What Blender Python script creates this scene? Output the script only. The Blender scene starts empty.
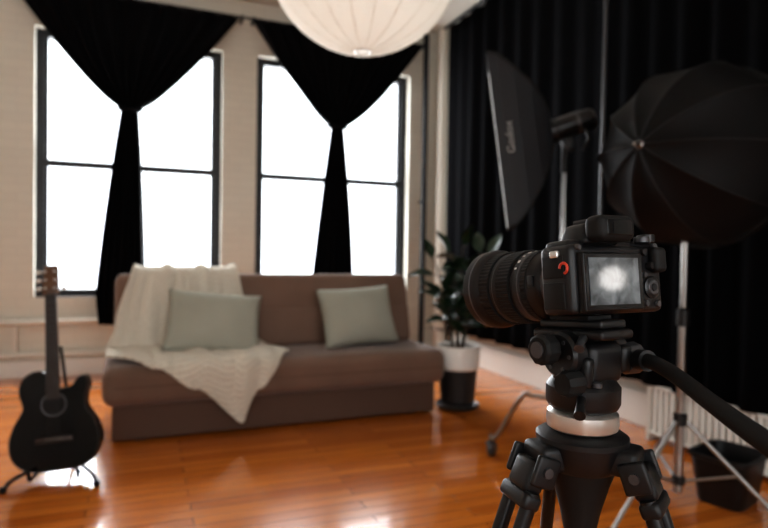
import bpy, bmesh, math, random
from mathutils import Vector, Matrix, Euler
random.seed(7)
S=bpy.context.scene
COL=S.collection
rad=math.radians
try:
    S.view_settings.view_transform='Standard'
    S.view_settings.look='Medium High Contrast'
except Exception: pass

# ---------------- materials ----------------
def mat(name,col,rough=.6,metal=0.0,spec=.5,coat=0.0,bump=None,emit=None,sheen=0,var=0):
    m=bpy.data.materials.new(name); m.use_nodes=True
    nt=m.node_tree; b=nt.nodes['Principled BSDF']
    b.inputs['Base Color'].default_value=(*col,1)
    b.inputs['Roughness'].default_value=rough
    b.inputs['Metallic'].default_value=metal
    b.inputs['Specular IOR Level'].default_value=spec
    b.inputs['Coat Weight'].default_value=coat
    b.inputs['Sheen Weight'].default_value=sheen
    if emit:
        b.inputs['Emission Color'].default_value=(*emit[0],1); b.inputs['Emission Strength'].default_value=emit[1]
    tc=nt.nodes.new('ShaderNodeTexCoord')
    if bump or var:
        n=nt.nodes.new('ShaderNodeTexNoise'); n.inputs['Scale'].default_value=(bump[0] if bump else 8); n.inputs['Detail'].default_value=5
        nt.links.new(tc.outputs['Object'],n.inputs['Vector'])
    if bump:
        bp=nt.nodes.new('ShaderNodeBump'); bp.inputs['Strength'].default_value=bump[1]; bp.inputs['Distance'].default_value=bump[2] if len(bump)>2 else .005
        nt.links.new(n.outputs['Fac'],bp.inputs['Height']); nt.links.new(bp.outputs['Normal'],b.inputs['Normal'])
    if var:
        n2=nt.nodes.new('ShaderNodeTexNoise'); n2.inputs['Scale'].default_value=3; n2.inputs['Detail'].default_value=4
        nt.links.new(tc.outputs['Object'],n2.inputs['Vector'])
        r=nt.nodes.new('ShaderNodeValToRGB')
        r.color_ramp.elements[0].position=.3; r.color_ramp.elements[1].position=.7
        r.color_ramp.elements[0].color=(*[c*(1-var) for c in col],1); r.color_ramp.elements[1].color=(*[min(1,c*(1+var)) for c in col],1)
        nt.links.new(n2.outputs['Fac'],r.inputs['Fac']); nt.links.new(r.outputs['Color'],b.inputs['Base Color'])
    return m

M={}
M['black_fabric']=mat('black_curtain_fabric',(.005,.005,.006),.95,spec=.08,bump=(60,.2))
M['blackout']=mat('blackout_fabric',(.0035,.0035,.004),1,spec=.03,bump=(60,.2))
M['box_fabric']=mat('softbox_fabric',(.007,.007,.008),.6,spec=.3,bump=(90,.2))
M['box_panel']=mat('softbox_side',(.018,.019,.022),.55,spec=.3,bump=(40,.2))
M['umb']=mat('umbrella_nylon',(.0045,.0045,.005),.62,spec=.2)
M['umbrib']=mat('umbrella_rib_seam',(.014,.014,.015),.6,spec=.3)
M['black']=mat('black_plastic',(.008,.008,.009),.42,spec=.4,bump=(400,.08,.001))
M['blackg']=mat('black_gloss',(.004,.004,.005),.12,spec=.3)
M['blackm']=mat('black_metal',(.013,.013,.014),.32,metal=.3)
M['rubber']=mat('black_rubber',(.008,.008,.008),.65,spec=.3)
M['chrome']=mat('steel',(.34,.33,.32),.3,metal=1)
M['silver']=mat('silver_alloy',(.66,.64,.61),.33,metal=.9)
M['greym']=mat('grey_metal',(.08,.08,.085),.4,metal=.6)
M['white']=mat('white_paint_mark',(.75,.75,.73),.6)
M['label']=mat('label_print_grey',(.32,.32,.31),.6)
M['frame']=mat('window_frame_black',(.009,.010,.013),.5)
M['trim']=mat('trim_white',(.82,.80,.75),.5,bump=(20,.1))
M['ceil']=mat('ceiling_paint',(.64,.61,.54),.9,bump=(15,.2))
M['pipe']=mat('pipe_paint',(.70,.67,.60),.5)
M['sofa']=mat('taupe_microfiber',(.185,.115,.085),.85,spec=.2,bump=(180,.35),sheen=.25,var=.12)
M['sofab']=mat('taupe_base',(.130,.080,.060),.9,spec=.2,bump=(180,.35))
M['pillow']=mat('sage_pillow',(.37,.37,.31),.9,spec=.15,bump=(150,.5),sheen=.1,var=.08)
M['leaf']=mat('leaf_green',(.012,.032,.014),.35,spec=.45,var=.4)
M['stem']=mat('stem_brown',(.06,.04,.025),.8)
M['soil']=mat('soil',(.02,.014,.01),1,bump=(60,1))
M['potw']=mat('pot_white',(.84,.82,.78),.5)
M['potb']=mat('pot_black',(.015,.015,.016),.5)
M['wood']=mat('headstock_wood',(.12,.06,.03),.35,var=.2)
M['fret']=mat('fretboard',(.025,.015,.010),.5)
M['cream']=mat('binding_cream',(.10,.09,.075),.5)
M['lrib']=mat('lantern_wire',(.80,.77,.70),.7)
M['red']=mat('orange_red',(.55,.05,.02),.4)
M['lampglow']=mat('bulb_glow',(1,.95,.85),.5,emit=((1,.96,.92),11))  # glow of the added lamp, mirrored in the camera screen
M['diff']=mat('diffuser_white',(.7,.7,.68),.8)

def nodes(m): return m.node_tree.nodes, m.node_tree.links
def brick_mat(name,col,rot=False):
    m=mat(name,col,.75,spec=.3); N,L=nodes(m); b=N['Principled BSDF']
    tc=N.new('ShaderNodeTexCoord'); ge=N.new('ShaderNodeNewGeometry'); sp=N.new('ShaderNodeSeparateXYZ'); cb=N.new('ShaderNodeCombineXYZ')
    L.new(ge.outputs['Position'],sp.inputs[0])
    L.new(sp.outputs['Y' if rot else 'X'],cb.inputs['X']); L.new(sp.outputs['Z'],cb.inputs['Y'])
    br=N.new('ShaderNodeTexBrick'); L.new(cb.outputs[0],br.inputs['Vector'])
    br.inputs['Scale'].default_value=1; br.inputs['Brick Width'].default_value=.21; br.inputs['Row Height'].default_value=.072
    br.inputs['Mortar Size'].default_value=.005; br.inputs['Mortar Smooth'].default_value=.8
    br.inputs['Color1'].default_value=(*col,1); br.inputs['Color2'].default_value=(*[c*.96 for c in col],1); br.inputs['Mortar'].default_value=(*[c*.90 for c in col],1)
    L.new(br.outputs['Color'],b.inputs['Base Color'])
    no=N.new('ShaderNodeTexNoise'); no.inputs['Scale'].default_value=30; L.new(tc.outputs['Object'],no.inputs['Vector'])
    mx=N.new('ShaderNodeMath'); mx.operation='MULTIPLY_ADD'; L.new(br.outputs['Fac'],mx.inputs[0]); mx.inputs[1].default_value=-1; L.new(no.outputs['Fac'],mx.inputs[2])
    bp=N.new('ShaderNodeBump'); bp.inputs['Strength'].default_value=.4; bp.inputs['Distance'].default_value=.005
    L.new(mx.outputs[0],bp.inputs['Height']); L.new(bp.outputs['Normal'],b.inputs['Normal'])
    return m
M['brick']=brick_mat('painted_brick',(.70,.68,.60))
M['brickr']=brick_mat('painted_brick_side',(.68,.66,.60),True)
def floor_mat():
    m=mat('hardwood_floor',(.4,.13,.03),.25,spec=.5,coat=.6); N,L=nodes(m); b=N['Principled BSDF']
    tc=N.new('ShaderNodeTexCoord')
    br=N.new('ShaderNodeTexBrick'); L.new(tc.outputs['Object'],br.inputs['Vector'])
    br.inputs['Scale'].default_value=1; br.inputs['Brick Width'].default_value=1.1; br.inputs['Row Height'].default_value=.075
    br.inputs['Mortar Size'].default_value=.0016; br.inputs['Bias'].default_value=0; br.offset=.37
    br.inputs['Color1'].default_value=(.76,.245,.036,1); br.inputs['Color2'].default_value=(.54,.15,.018,1); br.inputs['Mortar'].default_value=(.14,.035,.008,1)
    mp=N.new('ShaderNodeMapping'); mp.inputs['Scale'].default_value=(2.2,38,1); L.new(tc.outputs['Object'],mp.inputs['Vector'])
    no=N.new('ShaderNodeTexNoise'); no.inputs['Scale'].default_value=1; no.inputs['Detail'].default_value=6; L.new(mp.outputs[0],no.inputs['Vector'])
    mx=N.new('ShaderNodeMixRGB'); mx.blend_type='MULTIPLY'; mx.inputs['Fac'].default_value=.5
    rp=N.new('ShaderNodeValToRGB'); rp.color_ramp.elements[0].position=.3; rp.color_ramp.elements[0].color=(.55,.46,.38,1); rp.color_ramp.elements[1].position=.65; rp.color_ramp.elements[1].color=(1.0,1.0,1.0,1)
    L.new(no.outputs['Fac'],rp.inputs['Fac']); L.new(br.outputs['Color'],mx.inputs['Color1']); L.new(rp.outputs['Color'],mx.inputs['Color2'])
    L.new(mx.outputs['Color'],b.inputs['Base Color'])
    n2=N.new('ShaderNodeTexNoise'); n2.inputs['Scale'].default_value=2.5; L.new(tc.outputs['Object'],n2.inputs['Vector'])
    mr=N.new('ShaderNodeMapRange'); mr.inputs['To Min'].default_value=.12; mr.inputs['To Max'].default_value=.26
    L.new(n2.outputs['Fac'],mr.inputs['Value']); L.new(mr.outputs[0],b.inputs['Roughness'])
    b.inputs['Coat Roughness'].default_value=.05
    bp=N.new('ShaderNodeBump'); bp.inputs['Strength'].default_value=.25; bp.inputs['Distance'].default_value=.002; bp.invert=True
    L.new(br.outputs['Fac'],bp.inputs['Height']); L.new(bp.outputs['Normal'],b.inputs['Normal'])
    return m
M['floor']=floor_mat()
def knit():
    m=mat('cream_knit',(.66,.60,.50),.95,spec=.1,sheen=.2); N,L=nodes(m); b=N['Principled BSDF']
    tc=N.new('ShaderNodeTexCoord'); mp=N.new('ShaderNodeMapping'); mp.inputs['Rotation'].default_value=(0,0,rad(45)); mp.inputs['Scale'].default_value=(46,46,1)
    L.new(tc.outputs['UV'],mp.inputs['Vector'])
    ck=N.new('ShaderNodeTexVoronoi'); ck.inputs['Scale'].default_value=1; ck.inputs['Randomness'].default_value=.15; L.new(mp.outputs[0],ck.inputs['Vector'])
    bp=N.new('ShaderNodeBump'); bp.invert=True; bp.inputs['Strength'].default_value=1; bp.inputs['Distance'].default_value=.012
    L.new(ck.outputs['Distance'],bp.inputs['Height']); L.new(bp.outputs['Normal'],b.inputs['Normal'])
    r=N.new('ShaderNodeValToRGB'); r.color_ramp.elements[0].color=(.82,.77,.66,1); r.color_ramp.elements[1].color=(.54,.48,.40,1); r.color_ramp.elements[1].position=.8
    L.new(ck.outputs['Distance'],r.inputs['Fac']); L.new(r.outputs['Color'],b.inputs['Base Color'])
    return m
M['knit']=knit()
def paper():
    m=mat('lantern_paper',(.88,.86,.82),.9,spec=.1); N,L=nodes(m); b=N['Principled BSDF']; o=N['Material Output']
    t=N.new('ShaderNodeBsdfTranslucent'); t.inputs['Color'].default_value=(.88,.86,.82,1)
    mx=N.new('ShaderNodeMixShader'); mx.inputs[0].default_value=.5
    L.new(b.outputs[0],mx.inputs[1]); L.new(t.outputs[0],mx.inputs[2]); L.new(mx.outputs[0],o.inputs['Surface']); return m
M['paper']=paper()
def glass():
    m=bpy.data.materials.new('window_glass'); m.use_nodes=True; N,L=nodes(m); N.clear()
    o=N.new('ShaderNodeOutputMaterial'); t=N.new('ShaderNodeBsdfTransparent'); g=N.new('ShaderNodeBsdfGlossy'); g.inputs['Roughness'].default_value=.02
    mx=N.new('ShaderNodeMixShader'); mx.inputs[0].default_value=.05
    L.new(t.outputs[0],mx.inputs[1]); L.new(g.outputs[0],mx.inputs[2]); L.new(mx.outputs[0],o.inputs['Surface']); return m
M['glass']=glass()
def lcd():
    m=mat('lcd_live_view',(.012,.013,.014),.06,spec=.5); N,L=nodes(m); b=N['Principled BSDF']
    tc=N.new('ShaderNodeTexCoord'); no=N.new('ShaderNodeTexNoise'); no.inputs['Scale'].default_value=55; no.inputs['Detail'].default_value=3; no.inputs['Distortion'].default_value=.6
    L.new(tc.outputs['Object'],no.inputs['Vector'])
    r=N.new('ShaderNodeValToRGB'); r.color_ramp.elements[0].position=.35; r.color_ramp.elements[0].color=(.035,.038,.040,1); r.color_ramp.elements[1].position=.7; r.color_ramp.elements[1].color=(.16,.17,.175,1)
    L.new(no.outputs['Fac'],r.inputs['Fac']); L.new(r.outputs['Color'],b.inputs['Emission Color']); b.inputs['Emission Strength'].default_value=1  # grey noise glow put in to lift the screen, no actual image
    return m
M['lcd']=lcd()
M['lensglass']=mat('lens_glass',(.01,.012,.02),.05,spec=1,coat=1)

# ---------------- mesh helpers ----------------
def group(name,loc=(0,0,0),rot=(0,0,0)):
    e=bpy.data.objects.new(name,None); e.empty_display_size=.1; COL.objects.link(e)
    e.location=loc; e.rotation_euler=rot; return e
def fin(name,bm,m,parent=None,smooth=False,loc=None,rot=None,angle=None):
    bmesh.ops.recalc_face_normals(bm,faces=bm.faces)
    me=bpy.data.meshes.new(name); bm.to_mesh(me); bm.free()
    for p in me.polygons: p.use_smooth=smooth
    ob=bpy.data.objects.new(name,me); COL.objects.link(ob)
    if isinstance(m,(list,tuple)):
        for k in m: me.materials.append(k)
    else: me.materials.append(m)
    if parent: ob.parent=parent
    if loc: ob.location=loc
    if rot: ob.rotation_euler=rot
    if angle and smooth:
        try: me.set_sharp_from_angle(angle=angle)
        except Exception: pass
    return ob
def box(name,c,s,m,parent=None,bev=0,seg=3,rot=None,taper=None):
    bm=bmesh.new(); bmesh.ops.create_cube(bm,size=1)
    for v in bm.verts:
        if taper and v.co.z>0: v.co.x*=taper[0]; v.co.y*=taper[1]
        v.co=Vector((v.co.x*s[0],v.co.y*s[1],v.co.z*s[2]))
    if bev: bmesh.ops.bevel(bm,geom=bm.edges[:],offset=bev,segments=seg,profile=.5,affect='EDGES')
    return fin(name,bm,m,parent,smooth=bool(bev),loc=c,rot=rot,angle=rad(50) if bev else None)
def cat(pts,n=8,closed=False):
    P=[Vector(p) for p in pts]; out=[]
    k=len(P); rng=range(k if closed else k-1)
    for i in rng:
        if closed: a,b,c,d=P[(i-1)%k],P[i],P[(i+1)%k],P[(i+2)%k]
        else: a=P[i-1] if i>0 else P[0]*2-P[1]; b=P[i]; c=P[i+1]; d=P[i+2] if i+2<k else P[-1]*2-P[-2]
        for j in range(n):
            t=j/n
            out.append(.5*((2*b)+(c-a)*t+(2*a-5*b+4*c-d)*t*t+(3*b-a-3*c+d)*t**3))
    if not closed: out.append(P[-1])
    return out
def sweep(bm,pts,radii,seg=12,cap=True):
    P=[Vector(p) for p in pts]; n=len(P)
    if not isinstance(radii,(list,tuple)): radii=[radii]*n
    up=None; rings=[]
    for i in range(n):
        t=(P[min(i+1,n-1)]-P[max(i-1,0)]).normalized()
        if up is None:
            up=Vector((0,0,1)) if abs(t.z)<.9 else Vector((1,0,0))
        u=(up-t*up.dot(t)).normalized(); w=t.cross(u); up=u
        rings.append([bm.verts.new(P[i]+(u*math.cos(2*math.pi*k/seg)+w*math.sin(2*math.pi*k/seg))*radii[i]) for k in range(seg)])
    for a,b in zip(rings,rings[1:]):
        for k in range(seg): bm.faces.new((a[k],a[(k+1)%seg],b[(k+1)%seg],b[k]))
    if cap:
        bm.faces.new(rings[0][::-1]); bm.faces.new(rings[-1])
def tube(name,pts,r,m,parent=None,seg=14,smooth=True,curve=False,cap=True):
    if curve:
        k=len(pts); pts2=cat(pts,8)
        if isinstance(r,(list,tuple)):
            r=[r[min(int(i/8),k-1)]*(1-(i/8)%1)+r[min(int(i/8)+1,k-1)]*((i/8)%1) for i in range(len(pts2))]
        pts=pts2
    bm=bmesh.new(); sweep(bm,pts,r,seg,cap)
    return fin(name,bm,m,parent,smooth=smooth,angle=rad(50))
def tubes(name,lst,m,parent=None,seg=10):
    bm=bmesh.new()
    for pts,r in lst: sweep(bm,pts,r,seg)
    return fin(name,bm,m,parent,smooth=True,angle=rad(50))
def lathe(name,prof,m,parent=None,seg=48,loc=None,rot=None,axis='Z',fn=None):
    bm=bmesh.new(); rings=[]
    for i,(r,h) in enumerate(prof):
        ring=[]
        for k in range(seg):
            a=2*math.pi*k/seg; rr=r if fn is None else fn(r,h,a,k,i)
            x,y=rr*math.cos(a),rr*math.sin(a)
            co=(x,y,h) if axis=='Z' else ((x,h,y) if axis=='Y' else (h,x,y))
            ring.append(bm.verts.new(co))
        rings.append(ring)
    for a,b in zip(rings,rings[1:]):
        for k in range(seg): bm.faces.new((a[k],a[(k+1)%seg],b[(k+1)%seg],b[k]))
    if prof[0][0]>1e-5: bm.faces.new(rings[0][::-1])
    if prof[-1][0]>1e-5: bm.faces.new(rings[-1])
    bmesh.ops.remove_doubles(bm,verts=bm.verts,dist=1e-6)
    return fin(name,bm,m,parent,smooth=True,loc=loc,rot=rot,angle=rad(35))
def gridmesh(name,nu,nv,f,m,parent=None,uv=None,solid=0):
    bm=bmesh.new(); V=[[bm.verts.new(f(i/nu,j/nv)) for i in range(nu+1)] for j in range(nv+1)]
    uvl=bm.loops.layers.uv.new('UVMap')
    for j in range(nv):
        for i in range(nu):
            fc=bm.faces.new((V[j][i],V[j][i+1],V[j+1][i+1],V[j+1][i]))
            for l,(a,b) in zip(fc.loops,((i,j),(i+1,j),(i+1,j+1),(i,j+1))): l[uvl].uv=uv(a/nu,b/nv) if uv else (a/nu,b/nv)
    ob=fin(name,bm,m,parent,smooth=True)
    if solid:
        md=ob.modifiers.new('s','SOLIDIFY'); md.thickness=solid; md.offset=0
    return ob

# ---------------- room ----------------
WY=5.64; WX=3.0; LX=-2.6; RY=-2.4; CH=3.36; T=.26
box('floor',((LX+WX)/2,(RY+WY)/2,-.05),(WX-LX+.6,WY-RY+.6,.1),M['floor'])
box('ceiling',((LX+WX)/2,(RY+WY)/2,CH+.05),(WX-LX+.6,WY-RY+.6,.1),M['ceil'])
def wallx(name,y0,y1,openings,m):
    g=group(name); xs=[LX-.2]; k=0
    for (a,b,z0,z1) in openings:
        box(f'pier_{k}',((xs[-1]+a)/2,(y0+y1)/2,CH/2),(a-xs[-1],y1-y0,CH),m,g)
        box(f'sill_{k}',((a+b)/2,(y0+y1)/2,z0/2),(b-a,y1-y0,z0),m,g)
        box(f'lintel_{k}',((a+b)/2,(y0+y1)/2,(z1+CH)/2),(b-a,y1-y0,CH-z1),m,g)
        xs.append(b); k+=1
    box(f'pier_{k}',((xs[-1]+WX+.2)/2,(y0+y1)/2,CH/2),(WX+.2-xs[-1],y1-y0,CH),m,g)
W1=(-.82,.67,.66,2.88); W2=(.98,2.53,.66,2.88)
wallx('wall_back',WY,WY+T,[W1,W2],M['brick'])
R1=(-1.9,-.4,.8,2.8); R2=(.3,1.8,.8,2.8)
wallx('wall_rear',RY-T,RY,[R1,R2],M['brick'])
box('wall_right',(WX+.1,(RY+WY)/2,CH/2),(.2,WY-RY,CH),M['brickr'])
box('wall_left',(LX-.1,(RY+WY)/2,CH/2),(.2,WY-RY,CH),M['brickr'])
def window(name,w,y,sgn=1):
    a,b,z0,z1=w; g=group(name,((a+b)/2,y,z0)); W=b-a; H=z1-z0; fr=.06
    m=M['frame']
    box('jamb_l',(-W/2+fr/2,0,H/2),(fr,.1,H),m,g); box('jamb_r',(W/2-fr/2,0,H/2),(fr,.1,H),m,g)
    box('head',(0,0,H-fr/2),(W-2*fr,.1,fr),m,g); box('bottom_rail',(0,0,fr/2),(W-2*fr,.1,fr),m,g)
    box('meeting_rail',(0,-.02*sgn,1.12),(W-2*fr,.06,.055),m,g)
    for s,zz0,zz1 in (('lower',fr,1.1),('upper',1.14,H-fr)):
        for sx in (-1,1): box(f'{s}_stile_{sx}',(sx*(W/2-fr-.012),0,(zz0+zz1)/2),(.024,.04,zz1-zz0),m,g)
    box('glass_pane',(0,.03*sgn,H/2),(W-2*fr,.004,H-2*fr),M['glass'],g)
    box('stool',(0,-.07*sgn,-.012),(W-.02,.11,.03),M['frame'],g,bev=.006)
window('window_1',W1,WY+.13); window('window_2',W2,WY+.13)
window('window_3',R1,RY-.13,-1); window('window_4',R2,RY-.13,-1)  # unseen rear windows, added to let in the fill light
box('baseboard_right',(WX-.0125,(RY+WY)/2,.11),(.025,WY-RY-.02,.22),M['trim'],bev=.004)
box('baseboard_back',((LX+WX)/2,WY-.012,.07),(WX-LX-.1,.024,.14),M['trim'],bev=.004)
g=group('heating_pipe',(0,WY-.055,0))
tube('upper_run',[(LX+.05,0,.46),(2.55,0,.46)],.024,M['pipe'],g)
tube('lower_run',[(LX+.05,0,.19),(2.55,0,.19)],.02,M['pipe'],g)
for i,x in enumerate((-2,-.95,.85,2.5)): box(f'bracket_{i}',(x,.025,.33),(.03,.04,.34),M['pipe'],g)
g=group('riser_pipe',(2.86,WY-.1,0)); tube('pipe',[(0,0,0),(0,0,CH)],.065,M['pipe'],g,seg=24)
lathe('collar',[(.065,0),(.09,0),(.09,.03),(.065,.03)],M['pipe'],g)
g=group('conduit_pipe',(2.68,WY-.06,0)); tube('pipe',[(0,0,0),(0,0,3.3)],.028,M['frame'],g)
box('clip',(0,.04,1.6),(.06,.03,.03),M['frame'],g)
g=group('baseboard_heater',(2.86,1.60,0))
box('back_plate',(.055,0,.18),(.02,2.2,.30),M['trim'],g); box('top_cap',(0,0,.325),(.13,2.2,.015),M['trim'],g,bev=.004)
box('bottom_rail',(-.02,0,.05),(.09,2.2,.015),M['trim'],g)
bm=bmesh.new()
for i in range(55):
    y=-1.09+i*.0404
    r=bmesh.ops.create_cube(bm,size=1)
    for v in r['verts']: v.co=Vector((v.co.x*.075-.018,v.co.y*.022+y,v.co.z*.265+.187))
fin('fins',bm,M['trim'],g)
for s in (-1,1): box(f'end_{s}',(0,s*1.1,.165),(.12,.02,.33),M['trim'],g)

# ---------------- window curtains ----------------
def wcurtain(name,xl,xr,xk,xb,zk,zb,zt=3.14,y=5.47,wb=.20):
    g=group(name,(0,y,0)); wk=.065
    npl=11
    def f(u,v):
        z=zt+(zb-zt)*v
        if z>zk:
            t=(z-zk)/(zt-zk); p=t**.78
            L=(xk-wk)*(1-p)+xl*p; R=(xk+wk)*(1-p)+xr*p
            sc=(R-L)
            amp=.022+.02*(1-t)
            x=L+sc*u+ .012*math.sin(9*u+3*t)*t
            yy=amp*math.sin(2*math.pi*npl*u+.8*math.sin(5*t))+.03*math.sin(math.pi*u)*(1-t) + .02*math.sin(12*t+8*abs(u-.5))*t*(1-t)*2
            z2=z - .06*math.sin(math.pi*u)*t*(1-t)*2 - .02*abs(math.sin(npl*math.pi*u))*t*(1-t)
        else:
            s=(zk-z)/(zk-zb); w=wk+(wb-wk)*(1-(1-s)**1.4)*(1-.35*max(0,(s-.85)/.15)); c=xk+(xb-xk)*s
            x=c+w*(2*u-1); z2=z
            yy=(.036+.008*s)*math.sin(2*math.pi*npl*.6*u+1.3)*min(1,.5+s)+.015*math.sin(2*math.pi*2*u+4*s)
        return (x,-yy,z2)
    gridmesh('drape',150,90,f,M['black_fabric'],g,solid=.004)
    tube('rod',[(xl-.06,.02,zt+.01),(min(xr+.03,2.62),.02,zt+.01)],.012,M['frame'],g)
    bm=bmesh.new(); pts=[(xk+.08*math.cos(a),.06*math.sin(a),zk+.01*math.sin(a)) for a in [i*2*math.pi/20 for i in range(21)]]
    sweep(bm,pts,.022,8); fin('tie_knot',bm,M['black_fabric'],g,smooth=True)
    for i,x in enumerate((xl,min(xr,2.58))): box(f'bracket_{i}',(x+.02,.08,zt+.01),(.02,.16,.03),M['frame'],g)
wcurtain('window_curtain',-.97,.80,-.10,-.17,2.24,.44)
wcurtain('window_curtain',.90,2.60,1.71,1.68,2.26,.44,wb=.235)
# ---------------- right wall blackout curtain ----------------
g=group('blackout_curtain',(2.80,0,0))
def f(u,v):
    y=.7+(5.33-.7)*u; z=3.30+(.33-3.30)*v
    a=.024+.010*math.sin(3*y+1)
    x=a*math.sin(2*math.pi*y/.23+1.3*math.sin(2.3*y)+.3*v)+.008*math.sin(19*y)
    return (x*(0.6+.5*v),y+.02*math.sin(7*y)*v,z)
gridmesh('drape',520,24,f,M['blackout'],g,solid=.003)
tube('track',[(0,.65,3.325),(0,5.4,3.325)],.014,M['frame'],g)
g=group('support_pole',(2.66,2.98,0))
tube('pole',[(0,0,0),(0,0,CH)],.013,M['greym'],g); lathe('foot_plate',[(.05,0),(.05,.01),(.02,.02)],M['greym'],g); lathe('top_plate',[(.02,CH-.02),(.05,CH-.01),(.05,CH)],M['greym'],g)

# ---------------- paper lantern ----------------
R=.45
LX0,LY0,LZ=.96,2.69,2.46
g=group('paper_lantern',(LX0,LY0,LZ))
prof=[]
for i in range(41):
    a=-math.pi/2*.95+ (math.pi*.95)*i/40
    prof.append((R*math.cos(a),R*.95*math.sin(a)))
NP=18
lan=lathe('paper_shade',prof,M['paper'],g,seg=NP*8,fn=lambda r,h,a,k,i: r*(1-.010*abs(math.cos(a*NP/2))**8))
bm=bmesh.new(); bm.from_mesh(lan.data)
caps=[f_ for f_ in bm.faces if len(f_.verts)>8]; bmesh.ops.delete(bm,geom=caps,context='FACES'); bm.to_mesh(lan.data); bm.free()
lst=[]
for k in range(NP):
    a=2*math.pi*k/NP
    lst.append(([(r*.988*math.cos(a),r*.988*math.sin(a),h) for r,h in prof[::2]],.0026))
tubes('ribs',lst,M['lrib'],g,seg=6)
rr=prof[0][0]
tubes('rings',[([(rr*math.cos(t*math.pi/16),rr*math.sin(t*math.pi/16),s*R*.95*math.sin(math.pi/2*.95)) for t in range(33)],.005) for s in (-1,1)],M['silver'],g)
tube('cord',[(0,0,R*.9),(0,0,CH-LZ)],.005,M['trim'],g)
lathe('ceiling_rose',[(.05,CH-LZ-.03),(.06,CH-LZ)],M['trim'],g)
lathe('socket',[(.02,.02),(.025,.08),(.02,.14),(.004,.16),(.004,.42)],M['trim'],g,seg=16)

# ---------------- sofa ----------------
g=group('sofa',(0.855,3.54,0),(0,0,rad(1.0)))
w=2.10
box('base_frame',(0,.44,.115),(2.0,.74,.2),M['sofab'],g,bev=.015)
box('seat_cushion',(0,.33,.33),(w,.70,.225),M['sofa'],g,bev=.07,seg=7)
box('seat_rear_pad',(0,.66,.30),(w-.1,.16,.2),M['sofa'],g,bev=.04,seg=4)
box('back_lower_pad',(.0,.555,.56),(w-.10,.19,.29),M['sofa'],g,bev=.045,seg=6,rot=(rad(-13),0,0))
box('back_upper_pad',(.0,.605,.775),(w-.10,.19,.28),M['sofa'],g,bev=.055,seg=6,rot=(rad(-13),0,0))
tube('seat_piping',[(-w/2+.06,-.018,.33),(w/2-.06,-.018,.33)],.004,M['sofab'],g)
for i,(x,y) in enumerate(((-.85,.15),(.85,.15),(-.85,.75),(.85,.75))): box(f'foot_{i}',(x,y,.012),(.06,.06,.024),M['black'],g)
# ---------------- throw blanket ----------------
path=cat([(0,.83,.62),(0,.80,.80),(0,.765,.92),(0,.68,.95),(0,.575,.925),(0,.525,.83),(0,.475,.66),(0,.425,.50),(0,.38,.464),(0,.20,.464),(0,.05,.458),(0,-.018,.42),(0,-.036,.33),(0,-.04,.20),(0,-.045,.05)],10)
cum=[0]
for a,b in zip(path,path[1:]): cum.append(cum[-1]+(b-a).length)
def at(s):
    s=max(0,min(cum[-1]-1e-6,s))
    for i in range(len(cum)-1):
        if cum[i+1]>=s: 
            t=(s-cum[i])/(cum[i+1]-cum[i]); return path[i].lerp(path[i+1],t)
def s_of(key):
    best=min(range(len(path)),key=lambda i:(path[i]-Vector(key)).length); return cum[best]
s_top=s_of((0,.68,.95)); s_j=s_of((0,.40,.465)); s_e=s_of((0,-.018,.42))
def lerpk(s,ks):
    if s<=ks[0][0]: return ks[0][1]
    for (a,va),(b,vb) in zip(ks,ks[1:]):
        if s<=b:
            t=(s-a)/(b-a); t=t*t*(3-2*t); return va+(vb-va)*t
    return ks[-1][1]
def fb(u,v):
    hem=lerpk(u,[(0,s_e-.16),(.25,s_e-.0),(.48,s_e+.12),(.70,s_e+.33),(.85,s_e+.14),(1,s_e-.10)])
    s=v*hem
    xl=lerpk(s,[(0,.02),(s_top,-.03),(s_j-.15,-.14),(s_j,-.185),(s_e+.1,-.18),(s_e+.4,.1)])
    xr=lerpk(s,[(0,.58),(s_top,.60),(s_j-.1,.66),(s_j,.76),(s_e-.1,.84),(s_e+.4,.74)])
    p=at(s)
    x=xl+(xr-xl)*u
    bl=.010*math.sin(u*19+s*4)+.007*math.sin(u*37-s*9)+.006
    bl=abs(bl)+.010
    n=at(s+.01)-at(s-.01); n.normalize(); nn=Vector((0,n.z,-n.y))
    if nn.dot(Vector((0,-1,1)))<0 and s>s_top: nn=-nn
    if s<=s_top and nn.z<0: nn=-nn
    p=p+nn*bl
    return (x-.855,p.y,p.z)
gt=group('throw_blanket',(.855,3.54,0),(0,0,rad(1.0)))
gridmesh('knit_cloth',80,120,fb,M['knit'],gt,uv=lambda a,b:(a*.8,b*1.6),solid=.012)

# ---------------- pillows ----------------
def pillow(loc,rot,w,h,t):
    bm=bmesh.new(); n=28
    for s in (1,-1):
        V=[]
        for j in range(n+1):
            row=[]
            for i in range(n+1):
                u=-1+2*i/n; v=-1+2*j/n
                th=t/2*((1-abs(u)**2.6)*(1-abs(v)**2.6))**.55
                x=u*w/2*(1-.06*(1-abs(v)**2)); z=v*h/2*(1-.06*(1-abs(u)**2))
                th+=.006*math.sin(7*u+3*v)*(1-u*u)*(1-v*v)
                row.append(bm.verts.new((x,-s*th,z)))
            V.append(row)
        for j in range(n):
            for i in range(n): bm.faces.new((V[j][i],V[j][i+1],V[j+1][i+1],V[j+1][i]))
    bmesh.ops.remove_doubles(bm,verts=bm.verts,dist=.0008)
    ob=fin('throw_pillow',bm,M['pillow'],None,smooth=True); ob.location=loc; ob.rotation_euler=rot
pillow((.42,3.83,.635),(rad(-33),rad(5),rad(-5)),.57,.42,.17)
pillow((1.38,3.875,.645),(rad(-24),rad(-3),rad(3)),.54,.42,.17)

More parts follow.
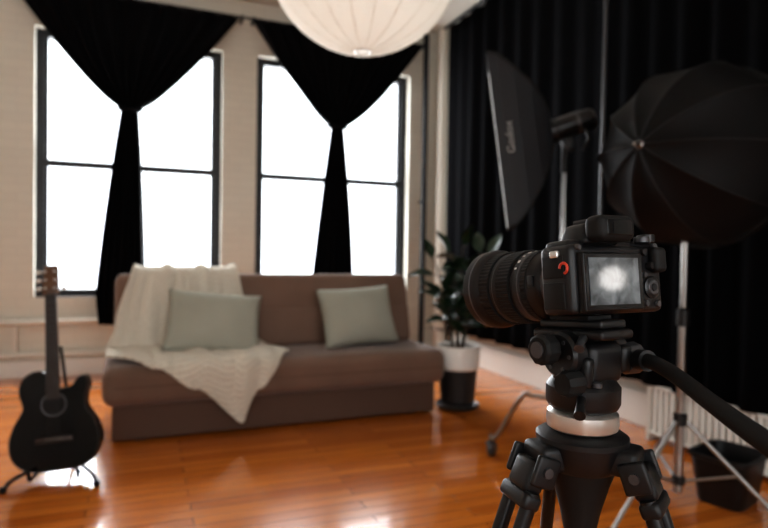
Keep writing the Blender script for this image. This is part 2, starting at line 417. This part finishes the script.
# ---------------- guitar ----------------
g=group('acoustic_guitar',(-.355,3.15,.045),(rad(-9),rad(-4),rad(-8)))
out=[(0,0),(.12,.008),(.185,.06),(.203,.14),(.18,.22),(.142,.285),(.142,.34),(.155,.385),(.145,.425),(.115,.425),(.085,.39),(.045,.378),(0,.385),(-.04,.455),(-.09,.462),(-.14,.43),(-.155,.375),(-.142,.32),(-.142,.285),(-.18,.22),(-.203,.14),(-.185,.06),(-.12,.008)]
pts=cat([(x*.96,0,z) for x,z in out],6,closed=True)
bm=bmesh.new(); vs=[bm.verts.new((p.x,-.045,p.z)) for p in pts]; fc=bm.faces.new(vs)
r=bmesh.ops.extrude_face_region(bm,geom=[fc]); bmesh.ops.translate(bm,vec=(0,.09,0),verts=[v for v in r['geom'] if isinstance(v,bmesh.types.BMVert)])
bmesh.ops.recalc_face_normals(bm,faces=bm.faces)
ed=[e for e in bm.edges if abs(e.verts[0].co.y-e.verts[1].co.y)<1e-6]
bmesh.ops.bevel(bm,geom=ed,offset=.008,segments=3,affect='EDGES')
fin('body',bm,M['blackg'],g,smooth=True,angle=rad(40))
bm=bmesh.new(); pl=[Vector((p.x*.972,-.0455,.225+(p.z-.225)*.972)) for p in pts]; sweep(bm,pl+[pl[0]],.0012,6); fin('binding',bm,M['cream'],g,smooth=True)
lathe('rosette',[(.050,-.0462),(.056,-.0466),(.056,-.0455)],M['greym'],g,axis='Y',loc=(0,0,.305))
lathe('sound_hole',[(.0,-.0472),(.048,-.0472),(.048,-.0460)],M['rubber'],g,axis='Y',loc=(0,0,.305))
box('bridge',(0,-.052,.145),(.16,.012,.028),M['fret'],g,bev=.004)
box('saddle',(0,-.06,.148),(.075,.006,.004),M['cream'],g)
box('neck',(0,-.040,.60),(.056,.026,.46),M['black'],g,bev=.008,taper=(.8,.9))
box('fretboard',(0,-.056,.575),(.058,.006,.49),M['fret'],g,taper=(.78,1))
bm=bmesh.new()
for i in range(14):
    z=.82-.48*(1-2**(-i/9)); 
    r=bmesh.ops.create_cube(bm,size=1)
    for v in r['verts']: v.co=Vector((v.co.x*.05,v.co.y*.002-.0595,v.co.z*.002+z-.0))
fin('frets',bm,M['greym'],g)
box('headstock',(0,-.035,.89),(.072,.018,.145),M['wood'],g,bev=.005,rot=(rad(-8),0,0),taper=(.85,1))
for s in (-1,1):
    for i in range(3):
        z=.85+i*.04
        tube(f'tuner_{s}_{i}',[(s*.03,-.033,z),(s*.05,-.033,z)],.003,M['silver'],g)
        lathe(f'tuner_button_{s}_{i}',[(.002,0),(.009,.002),(.01,.012),(.004,.016)],M['pipe'],g,axis='X',loc=(s*.048 if s>0 else s*.064,-.033,z),seg=12)
        lathe(f'post_{s}_{i}',[(.004,-.062),(.004,-.045)],M['silver'],g,axis='Y',loc=(s*.02,0,z),seg=10)
tubes('strings',[([((i-2.5)*.0105,-.062,.148),((i-2.5)*.0072,-.0625,.82),((i-2.5)*.011,-.055,.86)],.0006) for i in range(6)],M['greym'],g,seg=5)
gs=group('guitar_stand',(-.355,3.15,0),(0,0,rad(-8)))
tube('yoke',[(-.19,-.12,.012),(-.16,-.07,.04),(-.07,.06,.06),(0,.11,.13),(.07,.06,.06),(.16,-.07,.04),(.19,-.12,.012)],.009,M['black'],gs,curve=True)
tube('rear_leg',[(0,.11,.13),(0,.25,.06),(0,.33,.011)],.010,M['black'],gs,curve=True)
tube('mast',[(0,.11,.12),(0,.13,.4),(-.03,.15,.60)],.008,M['black'],gs)
for s in (-1,1):
    tube(f'arm_{s}',[(s*.09,.0,.035),(s*.10,-.07,.030),(s*.10,-.085,.075)],.008,M['rubber'],gs,curve=True)
    lathe(f'foot_{s}',[(.013,0),(.016,.01),(.012,.025)],M['rubber'],gs,loc=(s*.19,-.125,0),seg=16)

# ---------------- potted plant ----------------
g=group('potted_rubber_plant',(2.065,3.69,0))
lathe('pot_lower',[(.0,.035),(.10,.035),(.118,.05),(.136,.30),(.133,.305)],M['potb'],g)
lathe('pot_upper',[(.134,.28),(.146,.295),(.152,.435),(.148,.445),(.136,.443),(.132,.40),(0,.40)],M['potw'],g)
lathe('saucer',[(0,.018),(.12,.018),(.15,.035),(.155,.03),(.13,.01),(0,.01)],M['greym'],g)
for i in range(4):
    a=i*math.pi/2+.4; lathe(f'caster_{i}',[(.0,-.008),(.012,-.008),(.012,.008),(0,.008)],M['black'],g,axis='X',loc=(.1*math.cos(a),.1*math.sin(a),.012),seg=16)
lathe('soil',[(0,.415),(.13,.412),(.13,.40)],M['soil'],g)
stems=[]; leaves=bmesh.new()
def leaf(bm,base,yaw,pitch,L,Wd,roll=0):
    mtx=Matrix.Translation(base)@Matrix.Rotation(yaw,4,'Z')@Matrix.Rotation(-pitch,4,'Y')@Matrix.Rotation(roll,4,'X')
    n=10; rows=[]
    for i in range(n+1):
        t=i/n; wv=Wd/2*(math.sin(math.pi*min(1,t*.97+.015))**.7)*(1-.25*t)
        if i==n: wv=.001
        dr=-.25*L*t*t
        row=[]
        for k in (-1,-.5,0,.5,1):
            row.append(bm.verts.new(mtx@Vector((L*t,k*wv,dr+abs(k)*wv*.3+.004*math.sin(9*t+2*k)))))
        rows.append(row)
    for a,b in zip(rows,rows[1:]):
        for k in range(4): bm.faces.new((a[k],a[k+1],b[k+1],b[k]))
for (dx,dy,top,lean) in ((0,0,1.13,(.02,0)),(.04,.03,1.05,(.20,.0)),(-.04,.01,1.04,(-.15,.02)),(.01,-.04,.90,(.10,-.10)),(-.02,.04,.82,(-.14,-.08)),(.02,.0,1.08,(.12,-.05)),(-.02,-.02,1.08,(-.07,-.04))):
    base=Vector((dx,dy,.40)); tip=Vector((dx+lean[0],dy+lean[1],top))
    mid=(base+tip)/2+Vector((lean[0]*-.2,lean[1]*-.2,0))
    P=cat([base,mid,tip],8); stems.append((P,[.008*(1-.5*i/len(P)) for i in range(len(P))]))
    ph=random.random()*6
    nl=10
    for i in range(nl):
        t=.28+.72*i/(nl-1); p=P[min(len(P)-1,int(t*(len(P)-1)))]
        yaw=ph+i*2.4; pit=random.uniform(.15,.8) if i<nl-1 else 1.2
        L=random.uniform(.15,.22); 
        off=Vector((math.cos(yaw)*.03,math.sin(yaw)*.03,.012)); stems.append(([p,p+off],.003))
        leaf(leaves,p+off,yaw,pit,L,L*.58,random.uniform(-.5,.5))
tubes('stems',stems,M['stem'],g,seg=7)
lf=fin('leaves',leaves,M['leaf'],g,smooth=True)

# ---------------- softbox on rolling stand ----------------
a=Vector((-.84,.53,-.14)).normalized(); up=Vector((0,0,1)); Y=up.cross(a).normalized(); Z=a.cross(Y)
px,py=1.955,2.45
g=group('softbox_light',(px,py,0))
tube('pole_lower',[(0,0,.22),(0,0,1.0)],.0165,M['chrome'],g); tube('pole_upper',[(0,0,.98),(0,0,1.60)],.014,M['chrome'],g)
lathe('pole_collar',[(.017,.96),(.024,.965),(.024,1.02),(.015,1.03)],M['black'],g)
lathe('hub',[(.028,.20),(.03,.21),(.03,.40),(.02,.41)],M['chrome'],g)
for i,an in enumerate((124,244,4)):
    c,s=math.cos(rad(an)),math.sin(rad(an))
    tube(f'leg_{i}',[(c*.02,s*.02,.36),(c*.14,s*.14,.36),(c*.2,s*.2,.345),(c*.33,s*.33,.12),(c*.37,s*.37,.105)],.0125,M['chrome'],g,curve=True)
    tube(f'caster_stem_{i}',[(c*.37,s*.37,.12),(c*.37,s*.37,.065)],.008,M['greym'],g)
    e=lathe(f'caster_wheel_{i}',[(.012,-.014),(.036,-.014),(.04,-.008),(.04,.008),(.036,.014),(.012,.014)],M['greym'],g,axis='Y',loc=(c*.37+.012,s*.37,.04),seg=28,rot=(0,0,rad(an*1.7)))
    box(f'caster_fork_{i}',(c*.37,s*.37,.067),(.03,.042,.022),M['greym'],g,bev=.003)
mm=Matrix((a,Y,Z)).transposed().to_4x4()
hd=bpy.data.objects.new('head_mount',None); COL.objects.link(hd); hd.parent=g; hd.matrix_local=Matrix.Translation((0,0,1.715))@mm
HT=Matrix.Rotation(rad(10),4,'Y')
hh=bpy.data.objects.new('light_head',None); COL.objects.link(hh); hh.parent=hd; hh.matrix_local=Matrix.Translation((.02,0,.01))@HT
lathe('monolight_body',[(.03,-.16),(.048,-.155),(.054,-.14),(.054,.03),(.062,.035),(.062,.07),(.03,.07)],M['blackm'],hh,axis='X',seg=32)
lathe('rear_panel',[(0,-.165),(.040,-.165),(.042,-.158)],M['greym'],hh,axis='X',seg=24)
lathe('body_band',[(.0545,-.09),(.0555,-.088),(.0555,-.075),(.0545,-.073)],M['greym'],hh,axis='X',seg=32)
box('display_strip',(-.05,.0,.054),(.12,.03,.006),M['greym'],hh,bev=.002)
tube('handle',[(-.10,.03,-.04),(-.10,.04,-.10),(-.06,.04,-.14)],.01,M['black'],hh,curve=True)
box('tilt_bracket',(0,0,-.075),(.06,.045,.07),M['black'],hd,bev=.006)
tube('bracket_lever',[(0,-.02,-.07),(0,-.08,-.06),(0,-.10,-.03)],.006,M['black'],hd)
lathe('tilt_knob',[(.0,.02),(.022,.02),(.022,.045),(.0,.05)],M['black'],hd,axis='Y',loc=(0,0,-.08),seg=20)
tube('spigot',[(0,0,1.50),(0,0,1.66)],.02,M['black'],g)
bm=bmesh.new()
secs=[(.075,.065,.065),(.10,.10,.155),(.155,.145,.25),(.23,.18,.34),(.30,.20,.405),(.345,.20,.42)]
ZO=-.035
def rg(x,hy,hz): return [bm.verts.new((x,sy*hy,sz*hz+ZO*min(1,(x-.075)/.15))) for sy,sz in ((1,1),(-1,1),(-1,-1),(1,-1))]
rs=[rg(*s_) for s_ in secs]
for p,q in zip(rs,rs[1:]):
    for k in range(4): bm.faces.new((p[k],p[(k+1)%4],q[(k+1)%4],q[k]))
bm.faces.new(rs[0])
bmesh.ops.recalc_face_normals(bm,faces=bm.faces)
ob=fin('fabric_shell',bm,[M['box_fabric'],M['box_panel']],hd)
for p in ob.data.polygons:
    if p.normal.y>.5: p.material_index=1
box('front_diffuser',(.335,0,ZO),(.004,.395,.835),M['diff'],hd)
rods=[]
for sy in (1,-1):
    for sz in (1,-1): rods.append(([(x,sy*hy*1.01,sz*hz*1.01+ZO*min(1,(x-.075)/.15)) for x,hy,hz in secs],.005))
tubes('rods_seams',rods,M['rubber'],hd,seg=8)
cu=bpy.data.curves.new('label_text','FONT'); cu.body='Godox'; cu.size=.054; cu.extrude=.0006; cu.align_x='CENTER'; cu.align_y='CENTER'
lb=bpy.data.objects.new('label',cu); COL.objects.link(lb); cu.materials.append(M['label']); lb.parent=hd
pd=Vector((.07,.02,0)).normalized(); nd=Vector((-pd.y,pd.x,0))
pos=Vector((.285,.196,-.03))+nd*.006
lb.matrix_local=Matrix.Translation(pos)@Matrix((Vector((0,0,1)),pd,nd)).transposed().to_4x4()

# ---------------- umbrella softbox on stand ----------------
g=group('umbrella_softbox',(2.11,1.86,0))
tube('pole_lower',[(0,0,.10),(0,0,.85)],.0165,M['chrome'],g); tube('pole_upper',[(0,0,.83),(0,0,1.46)],.0135,M['chrome'],g)
lathe('collar',[(.017,.80),(.025,.805),(.025,.87),(.015,.88)],M['black'],g)
lathe('leg_collar',[(.018,.38),(.028,.385),(.028,.43),(.018,.435)],M['black'],g)
lathe('lower_collar',[(.018,.13),(.026,.135),(.026,.165),(.018,.17)],M['black'],g)
for i,an in enumerate((68,188,308)):
    c,s=math.cos(rad(an)),math.sin(rad(an))
    tube(f'leg_{i}',[(c*.025,s*.025,.40),(c*.42,s*.42,.012)],.009,M['chrome'],g)
    tube(f'brace_{i}',[(c*.025,s*.025,.15),(c*.22,s*.22,.21)],.006,M['chrome'],g)
    lathe(f'foot_{i}',[(.0,0),(.014,0),(.014,.03),(.01,.035)],M['rubber'],g,loc=(c*.425,s*.425,0),seg=12)
ax=Vector((-.975,-.20,.02)).normalized(); Y=up.cross(ax).normalized(); Z=ax.cross(Y)
hd=bpy.data.objects.new('dome_mount',None); COL.objects.link(hd); hd.parent=g; hd.matrix_local=Matrix.Translation((.03,0,1.515))@Matrix((ax,Y,Z)).transposed().to_4x4()
NR=10; RR=.385; DD=.38
def dome(t,k,sub):
    a0=2*math.pi*k/NR; a1=2*math.pi*(k+1)/NR
    th=t*math.pi/2*.93
    r=RR*math.sin(th)/math.sin(math.pi/2*.93); x=DD*(math.cos(th)-math.cos(math.pi/2*.93))/(1-math.cos(math.pi/2*.93))
    p0=Vector((x,r*math.cos(a0),r*math.sin(a0))); p1=Vector((x,r*math.cos(a1),r*math.sin(a1)))
    p=p0.lerp(p1,sub); sag=4*sub*(1-sub)*.012*math.sin(math.pi*t*.9)
    return Vector((p.x-sag,p.y*(1-sag*.6),p.z*(1-sag*.6)))
bm=bmesh.new(); nt=18; ns=6; cols=[]
for k in range(NR):
    for s_ in range(ns):
        cols.append([bm.verts.new(dome(i/nt,k,s_/ns)) for i in range(nt+1)]+[bm.verts.new(dome(1,k,s_/ns)+Vector((-.09,0,0)))])
for c in range(len(cols)):
    A,B=cols[c],cols[(c+1)%len(cols)]
    for i in range(nt+1): bm.faces.new((A[i],A[i+1],B[i+1],B[i]))
bmesh.ops.remove_doubles(bm,verts=bm.verts,dist=1e-5)
ob=fin('canopy',bm,M['umb'],hd,smooth=True,angle=rad(40))
tubes('ribs',[([dome(i/12,k,0)*1.003 for i in range(13)],.0028) for k in range(NR)],M['umbrib'],hd,seg=8)
lathe('rim_band',[(RR*.985,-.09),(RR*1.0,-.09),(RR*1.0,-.065),(RR*.985,-.065)],M['rubber'],hd,axis='X',seg=60)
lathe('hub_cap',[(0,DD+.03),(.008,DD+.028),(.011,DD+.005),(.020,DD-.003),(.018,DD-.01)],M['chrome'],hd,axis='X',seg=24)
tube('shaft',[(DD,0,0),(-.16,0,0)],.005,M['silver'],hd)
lathe('monolight',[(.03,-.28),(.045,-.27),(.047,-.1),(.052,-.08),(.052,-.05)],M['blackm'],hd,axis='X',loc=(0,0,-.05),seg=28)
tube('mount_arm',[(-.03,0,-.05),(-.12,0,-.08)],.018,M['black'],hd)

# ---------------- waste bin ----------------
g=group('waste_bin',(2.46,1.90,0),(0,0,.3))
bm=bmesh.new(); 
def sq(hx,hy,z,n=10,p=5):
    o=[]
    for k in range(40):
        t=2*math.pi*k/40; c,s=math.cos(t),math.sin(t)
        o.append(bm.verts.new((hx*abs(c)**(2/p)*(1 if c>0 else -1),hy*abs(s)**(2/p)*(1 if s>0 else -1),z)))
    return o
rs=[sq(.115,.095,0),sq(.12,.10,.02),sq(.148,.122,.20),sq(.158,.132,.205),sq(.158,.132,.22),sq(.142,.117,.22),sq(.115,.095,.02)]
for p,q in zip(rs,rs[1:]):
    for k in range(40): bm.faces.new((p[k],p[(k+1)%40],q[(k+1)%40],q[k]))
bm.faces.new(rs[0][::-1]); bm.faces.new(rs[-1])
fin('bin_shell',bm,M['black'],g,smooth=True,angle=rad(35))

# ---------------- video tripod ----------------
TX,TY=.416,.485
g=group('video_tripod',(TX,TY,0))
lathe('bowl',[(.0,.878),(.028,.878),(.038,.888),(.043,.905),(.045,.913),(.041,.920),(.034,.923)],M['black'],g)
lathe('leveling_ring',[(.030,.922),(.0345,.925),(.0355,.931),(.0348,.940),(.031,.943),(.028,.945)],M['silver'],g,seg=64)
lathe('graduated_ring',[(.032,.9105),(.0455,.912),(.0455,.917),(.041,.920)],M['black'],g,seg=64)
lathe('pan_base',[(.028,.942),(.034,.946),(.036,.951),(.036,.967),(.032,.973),(.026,.978)],M['black'],g,seg=64,fn=lambda r,h,a_,k,i: r*(1+(.015 if (k%2 and 1<i<4) else 0)))
hg=bpy.data.objects.new('fluid_head',None); COL.objects.link(hg); hg.parent=g; hg.rotation_euler=(0,0,rad(9))
box('head_core',(.004,0,.992),(.050,.056,.042),M['black'],hg,bev=.010,seg=4)
box('head_side_rib',(-.022,-.006,.985),(.012,.045,.03),M['blackm'],hg,bev=.004)
for s in (-1,1):
    lathe(f'tilt_drum_{s}',[(.0,-.010),(.020,-.010),(.023,-.007),(.023,.007),(.020,.010),(0,.010)],M['blackm'],hg,axis='X',loc=(.002+s*.030,0,1.0),seg=40)
    for j in range(6):
        aa=j*math.pi/3; lathe(f'drum_screw_{s}_{j}',[(0,-.0012),(.002,-.0012),(.002,.0012),(0,.0012)],M['greym'],hg,axis='X',loc=(.002+s*.040,.015*math.cos(aa),1.0+.015*math.sin(aa)),seg=10)
lathe('drag_knob',[(.0,-.010),(.012,-.010),(.0145,-.007),(.0145,.006),(.011,.010),(0,.010)],M['rubber'],hg,axis='X',loc=(-.051,.004,1.006),seg=40,fn=lambda r,h,a_,k,i:r*(1.05 if k%4<2 and r>.013 else 1))
lathe('drag_knob_cap',[(.0,-.012),(.008,-.0115),(.008,-.009)],M['greym'],hg,axis='X',loc=(-.051,.004,1.006),seg=24)
lathe('counterbalance_knob',[(0,-.010),(.010,-.010),(.012,-.006),(.012,.01)],M['rubber'],hg,axis='X',loc=(-.038,-.016,.975),seg=30,fn=lambda r,h,a_,k,i:r*(1.06 if k%3<1 else 1))
tube('pan_lock_lever',[(-.025,-.02,.960),(-.043,-.034,.958),(-.053,-.042,.952)],[.0045,.004,.0055],M['black'],hg)
lathe('spirit_level',[(0,.0),(.005,0),(.005,.004),(.004,.005),(0,.005)],M['greym'],hg,loc=(-.016,-.030,.972),seg=20)
box('rosette_arm',(.032,-.016,.995),(.018,.028,.028),M['black'],hg,bev=.006)
lathe('handle_rosette',[(0,-.011),(.014,-.011),(.016,-.006),(.016,.006),(.012,.011),(0,.012)],M['greym'],hg,axis='X',loc=(.045,-.020,.994),seg=36,fn=lambda r,h,a_,k,i:r*(1.04 if k%3<1 and r>.013 else 1))
box('tilt_plate',(0,.004,1.019),(.048,.090,.010),M['black'],hg,bev=.004,rot=(rad(-5),0,0))
box('quick_release_plate',(.002,.006,1.0285),(.038,.080,.009),M['blackm'],hg,bev=.003,rot=(rad(-5),0,0))
box('plate_rubber',(.002,.008,1.0345),(.034,.05,.004),M['rubber'],hg,rot=(rad(-5),0,0))
tube('plate_lock_lever',[(-.025,-.02,1.018),(-.038,-.028,1.016),(-.044,-.032,1.011)],[.0045,.0035,.005],M['greym'],hg)
lathe('plate_lock_knob',[(0,0),(.007,0),(.008,.004),(.008,.012),(0,.014)],M['rubber'],hg,axis='X',loc=(.024,.012,1.020),seg=20)
hp=[(.047,-.020,.994),(.043,-.045,.996),(.030,-.085,.992),(.022,-.13,.978),(.020,-.18,.960),(.02,-.26,.934),(.02,-.34,.91)]
tube('pan_handle',hp,[.0072,.0072,.0072,.0076,.0088,.0108,.0115],M['rubber'],g,curve=True,seg=20)
tube('pan_handle_clamp',[hp[0],(.044,-.040,.996)],.0105,M['black'],g,seg=20)
lathe('spider_hub',[(0,.82),(.016,.82),(.020,.84),(.028,.868),(.036,.89)],M['rubber'],g)
lathe('bowl_clamp_knob',[(0,.775),(.012,.777),(.015,.785),(.015,.81),(.010,.82)],M['rubber'],g,fn=lambda r,h,a_,k,i:r*(1.08 if k%6<3 and r>.013 else 1))
for i,ca in enumerate((198,326,84)):
    an=rad(ca-22); c,s=math.cos(an),math.sin(an); T_=Vector((-s,c,0)); D=Vector((c,s,0))
    def pt(r,z,t=0): return D*r+T_*t+Vector((0,0,z))
    rz=(0,0,an)
    box(f'yoke_{i}',pt(.040,.899),(.034,.040,.026),M['black'],g,bev=.006,rot=rz)
    for t in (-.022,.022): box(f'yoke_cheek_{i}_{t}',pt(.056,.890,t),(.026,.007,.030),M['black'],g,bev=.003,rot=(0,rad(-20),an))
    box(f'leg_shoulder_{i}',pt(.061,.882),(.022,.034,.032),M['blackm'],g,bev=.006,rot=(0,rad(-22),an))
    box(f'leg_collar_{i}',pt(.070,.862),(.020,.048,.016),M['black'],g,bev=.005,rot=(0,rad(-22),an))
    tube(f'hinge_bolt_{i}',[pt(.056,.891,-.028),pt(.056,.891,.028)],.005,M['greym'],g)
    top=(.066,.870); mid=(.215,.45); bot=(.37,.03)
    for t in (-.016,.016):
        tube(f'upper_tube_{i}_{t}',[pt(*top,t),pt(*mid,t)],.0075,M['blackm'],g)
    box(f'mid_clamp_{i}',pt(.212,.458),(.030,.06,.05),M['black'],g,bev=.006,rot=(0,rad(-20),an))
    tube(f'lower_tube_{i}',[pt(.138,.66),pt(*bot)],.007,M['blackm'],g)
    box(f'upper_brace_{i}',pt(.140,.67),(.022,.052,.024),M['black'],g,bev=.004,rot=(0,rad(-20),an))
    box(f'lower_clamp_{i}',pt(.300,.22),(.03,.04,.045),M['black'],g,bev=.006,rot=(0,rad(-21),an))
    tube(f'spreader_{i}',[pt(.02,.36),pt(.24,.385)],.006,M['blackm'],g)
    lathe(f'foot_{i}',[(0,0),(.022,.0),(.024,.012),(.014,.035),(.008,.045)],M['rubber'],g,loc=tuple(pt(.375,0)),seg=24)
lathe('spreader_hub',[(0,.35),(.028,.35),(.028,.37),(0,.372)],M['black'],g,seg=30)

# ---------------- mirrorless camera ----------------
g=group('mirrorless_camera',(.437,.462,1.0785),(rad(-6.5),0,rad(6)))
box('body_shell',(0,.021,-.003),(.129,.042,.068),M['black'],g,bev=.007,seg=4)
box('top_plate',(.0,.022,.030),(.122,.036,.012),M['black'],g,bev=.004,taper=(.97,.85))
box('front_chassis',(-.012,.046,-.002),(.076,.014,.068),M['black'],g,bev=.005)
box('grip',(.047,.055,-.006),(.034,.042,.062),M['rubber'],g,bev=.012,seg=5)
box('rear_thumb_rest',(.053,-.004,.016),(.018,.012,.026),M['rubber'],g,bev=.005)
EX=-.019
box('viewfinder_hump',(EX,.018,.042),(.052,.040,.022),M['black'],g,bev=.006,taper=(.66,.80))
box('eyecup',(EX,-.009,.045),(.049,.024,.025),M['rubber'],g,bev=.008,seg=5)
box('eyecup_recess',(EX,-.0206,.045),(.034,.002,.015),M['blackg'],g,bev=.0009)
box('eyepiece_glass',(EX,-.0218,.045),(.019,.001,.010),M['blackg'],g)
box('hot_shoe',(EX,.020,.0540),(.019,.017,.003),M['black'],g)
for s in (-1,1): box(f'shoe_rail_{s}',(EX+s*.008,.020,.0563),(.002,.017,.002),M['greym'],g)
lathe('diopter_knob',[(0,0),(.004,0),(.004,.005),(0,.005)],M['greym'],g,axis='X',loc=(EX+.0245,-.004,.044),seg=20)
box('screen_hinge',(-.014,-.002,-.006),(.084,.006,.058),M['black'],g,bev=.002)
box('screen_frame',(-.016,-.0055,-.006),(.080,.006,.056),M['black'],g,bev=.0022)
box('screen_bezel',(-.016,-.0087,-.006),(.077,.001,.053),M['blackg'],g)
box('screen_lcd',(-.017,-.0095,-.0055),(.067,.0010,.045),M['lcd'],g)
def btn(n,x,z,r,m=M['blackm'],h=.003,y=0): lathe(n,[(0,-h),(r*.8,-h),(r,-h*.6),(r,.001)],m,g,axis='Y',loc=(x,y,z),seg=24)
btn('control_wheel',.046,-.012,.0115); btn('control_wheel_ring',.046,-.012,.0085,M['greym'],.0036); btn('center_button',.046,-.012,.0045,M['black'],.0045)
btn('joystick',.043,.010,.004,M['rubber'],.006); btn('af_on_button',.037,.024,.004); btn('ael_button',.053,.030,.0035,M['greym'])
btn('play_button',.036,-.028,.0033,M['greym']); btn('delete_button',.053,-.029,.0033,M['greym']); btn('menu_button',-.054,.0275,.0030,M['greym']); btn('fn_button',.036,.001,.003,M['greym'])
kn=lambda r,h,a_,k,i:r*(1.05 if k%2 and i in(1,2) else 1)
lathe('mode_dial',[(.0095,0),(.0095,.008),(.0085,.0095),(0,.0095)],M['blackm'],g,loc=(.029,.020,.035),seg=60,fn=kn)
lathe('exposure_dial',[(.0088,0),(.0088,.007),(.008,.008)],M['blackm'],g,loc=(.053,.008,.035),seg=60,fn=kn)
lathe('rear_dial',[(.0075,0),(.0075,.005),(.007,.006)],M['greym'],g,loc=(.040,.003,.034),seg=50,fn=kn)
lathe('shutter_button',[(.009,0),(.009,.003),(.006,.004),(.006,.006),(0,.0065)],M['greym'],g,loc=(.048,.060,.025),seg=30)
box('strap_lug_right',(.0660,.010,.022),(.005,.010,.007),M['silver'],g,bev=.0015)
box('strap_lug_left',(-.0660,.018,.022),(.005,.010,.007),M['silver'],g,bev=.0015)
tube('strap_ring',[(.0675+.006*math.sin(t*.6283),.010,.018-.006*math.cos(t*.6283)) for t in range(11)],.001,M['silver'],g,seg=8)
box('port_door_upper',(-.0650,.022,.010),(.002,.028,.022),M['rubber'],g,bev=.0009)
box('port_door_lower',(-.0650,.022,-.018),(.002,.028,.026),M['rubber'],g,bev=.0009)
tube('jack_ring',[(-.0663,.007+.005*math.cos(t*.5),.008+.005*math.sin(t*.5)) for t in range(10)],.0014,M['red'],g,seg=8)
lz=-.005; lx=-.016
LL=lambda n,p,m,**k: lathe(n,p,m,g,axis='Y',loc=(lx,0,lz),seg=k.get('seg',96),fn=k.get('fn'))
LL('lens_mount',[(.031,.050),(.0335,.053),(.0335,.058),(.032,.060)],M['greym'])
LL('lens_barrel_rear',[(.0325,.058),(.0355,.061),(.037,.066),(.037,.073),(.0385,.076)],M['black'])
rib=lambda lo:(lambda r,h,a_,k,i: r-(.0008 if (k%4<2 and 0<i<3) else 0))
LL('aperture_ring',[(.0375,.076),(.0395,.0765),(.0395,.084),(.0375,.0845)],M['rubber'],seg=240,fn=rib(0))
LL('barrel_middle',[(.0375,.0845),(.039,.086),(.039,.101),(.0385,.102)],M['black'])
LL('lens_index_band',[(.0392,.0875),(.0394,.0878),(.0394,.0886),(.0392,.089)],M['greym'])
LL('zoom_ring',[(.0395,.102),(.0415,.1025),(.0415,.122),(.0395,.1225)],M['rubber'],seg=240,fn=rib(0))
LL('barrel_front_step',[(.0395,.1225),(.0405,.124),(.0405,.134),(.0395,.135)],M['blackm'])
LL('focus_ring',[(.0405,.135),(.043,.1355),(.043,.151),(.0415,.1515)],M['rubber'],seg=240,fn=rib(0))
LL('front_barrel',[(.0415,.1515),(.0445,.155),(.0465,.159),(.0465,.176),(.045,.178),(.0425,.178),(.040,.170),(.033,.166)],M['black'])
LL('filter_ring',[(.0467,.163),(.0472,.1635),(.0472,.165),(.0467,.1655)],M['greym'])
LL('front_element',[(.0345,.166),(.030,.170),(.02,.1735),(.01,.1752),(0,.1757)],M['lensglass'])
tube('lens_ring',[(lx+.0406*math.cos(t*math.pi/24),.129,lz+.0406*math.sin(t*math.pi/24)) for t in range(49)],.0005,M['greym'],g,seg=6)
box('focus_switch',(lx-.037,.068,lz+.004),(.004,.008,.012),M['black'],g,bev=.001)
bm=bmesh.new()
for i in range(5):
    an=rad(150-i*14); r=bmesh.ops.create_cube(bm,size=1)
    for v in r['verts']:
        q=Vector((v.co.x*.0006+.0392,v.co.y*.003+.0945,v.co.z*(.0035 if i%2 else .002)))
        v.co=Vector((lx+q.x*math.cos(an)-q.z*math.sin(an),q.y,lz+q.x*math.sin(an)+q.z*math.cos(an)))
fin('focal_marks',bm,M['white'],g)

# ---------------- unseen lamp, added for the bright spot on the camera screen ----------------
g=group('floor_lamp',(2.55,-1.03,0))
lathe('lamp_base',[(0,0),(.13,0),(.13,.015),(.02,.03)],M['blackm'],g); tube('lamp_pole',[(0,0,.02),(0,0,1.32)],.01,M['blackm'],g)
lathe('globe_shade',[(0,1.305),(.03,1.31),(.052,1.335),(.060,1.365),(.052,1.395),(.03,1.42),(0,1.425)],M['lampglow'],g,seg=32)

# ---------------- lights ----------------
def area(name,loc,rot,sx,sy,P,col):
    l=bpy.data.lights.new(name,'AREA'); l.shape='RECTANGLE'; l.size=sx; l.size_y=sy; l.energy=P; l.color=col
    o=bpy.data.objects.new(name,l); COL.objects.link(o); o.location=loc; o.rotation_euler=rot
for i,w in enumerate((W1,W2)):
    area(f'daylight_{i}',((w[0]+w[1])/2,WY+.75,1.9),(rad(-90),0,0),2.2,3.2,280,(.94,.97,1))
for i,w in enumerate((R1,R2)):
    area(f'daylight_rear_{i}',((w[0]+w[1])/2,RY-.6,1.9),(rad(90),0,0),1.7,2.4,30,(1,.98,.94))  # fill light added outside the unseen rear windows
l=bpy.data.lights.new('lantern_bulb','POINT'); l.energy=3; l.color=(1,.95,.88); l.shadow_soft_size=.05
o=bpy.data.objects.new('lantern_bulb',l); COL.objects.link(o); o.location=(LX0,LY0,LZ)
wd=bpy.data.worlds.new('overcast_sky'); S.world=wd; wd.use_nodes=True
bg=wd.node_tree.nodes['Background']; bg.inputs[0].default_value=(.9,.95,1,1); bg.inputs[1].default_value=4

# ---------------- camera ----------------
cam=bpy.data.cameras.new('view_camera'); co=bpy.data.objects.new('view_camera',cam); COL.objects.link(co)
cam.sensor_width=36; cam.lens=28.125; cam.clip_start=.02
mtx=Matrix.Rotation(rad(-22),4,'Z')@Matrix.Rotation(rad(90-1.34),4,'X')@Matrix.Rotation(rad(1.0),4,'Z')
co.matrix_world=Matrix.Translation((0,0,1.1))@mtx
cam.dof.use_dof=True; cam.dof.focus_distance=.60; cam.dof.aperture_fstop=5.0
S.camera=co
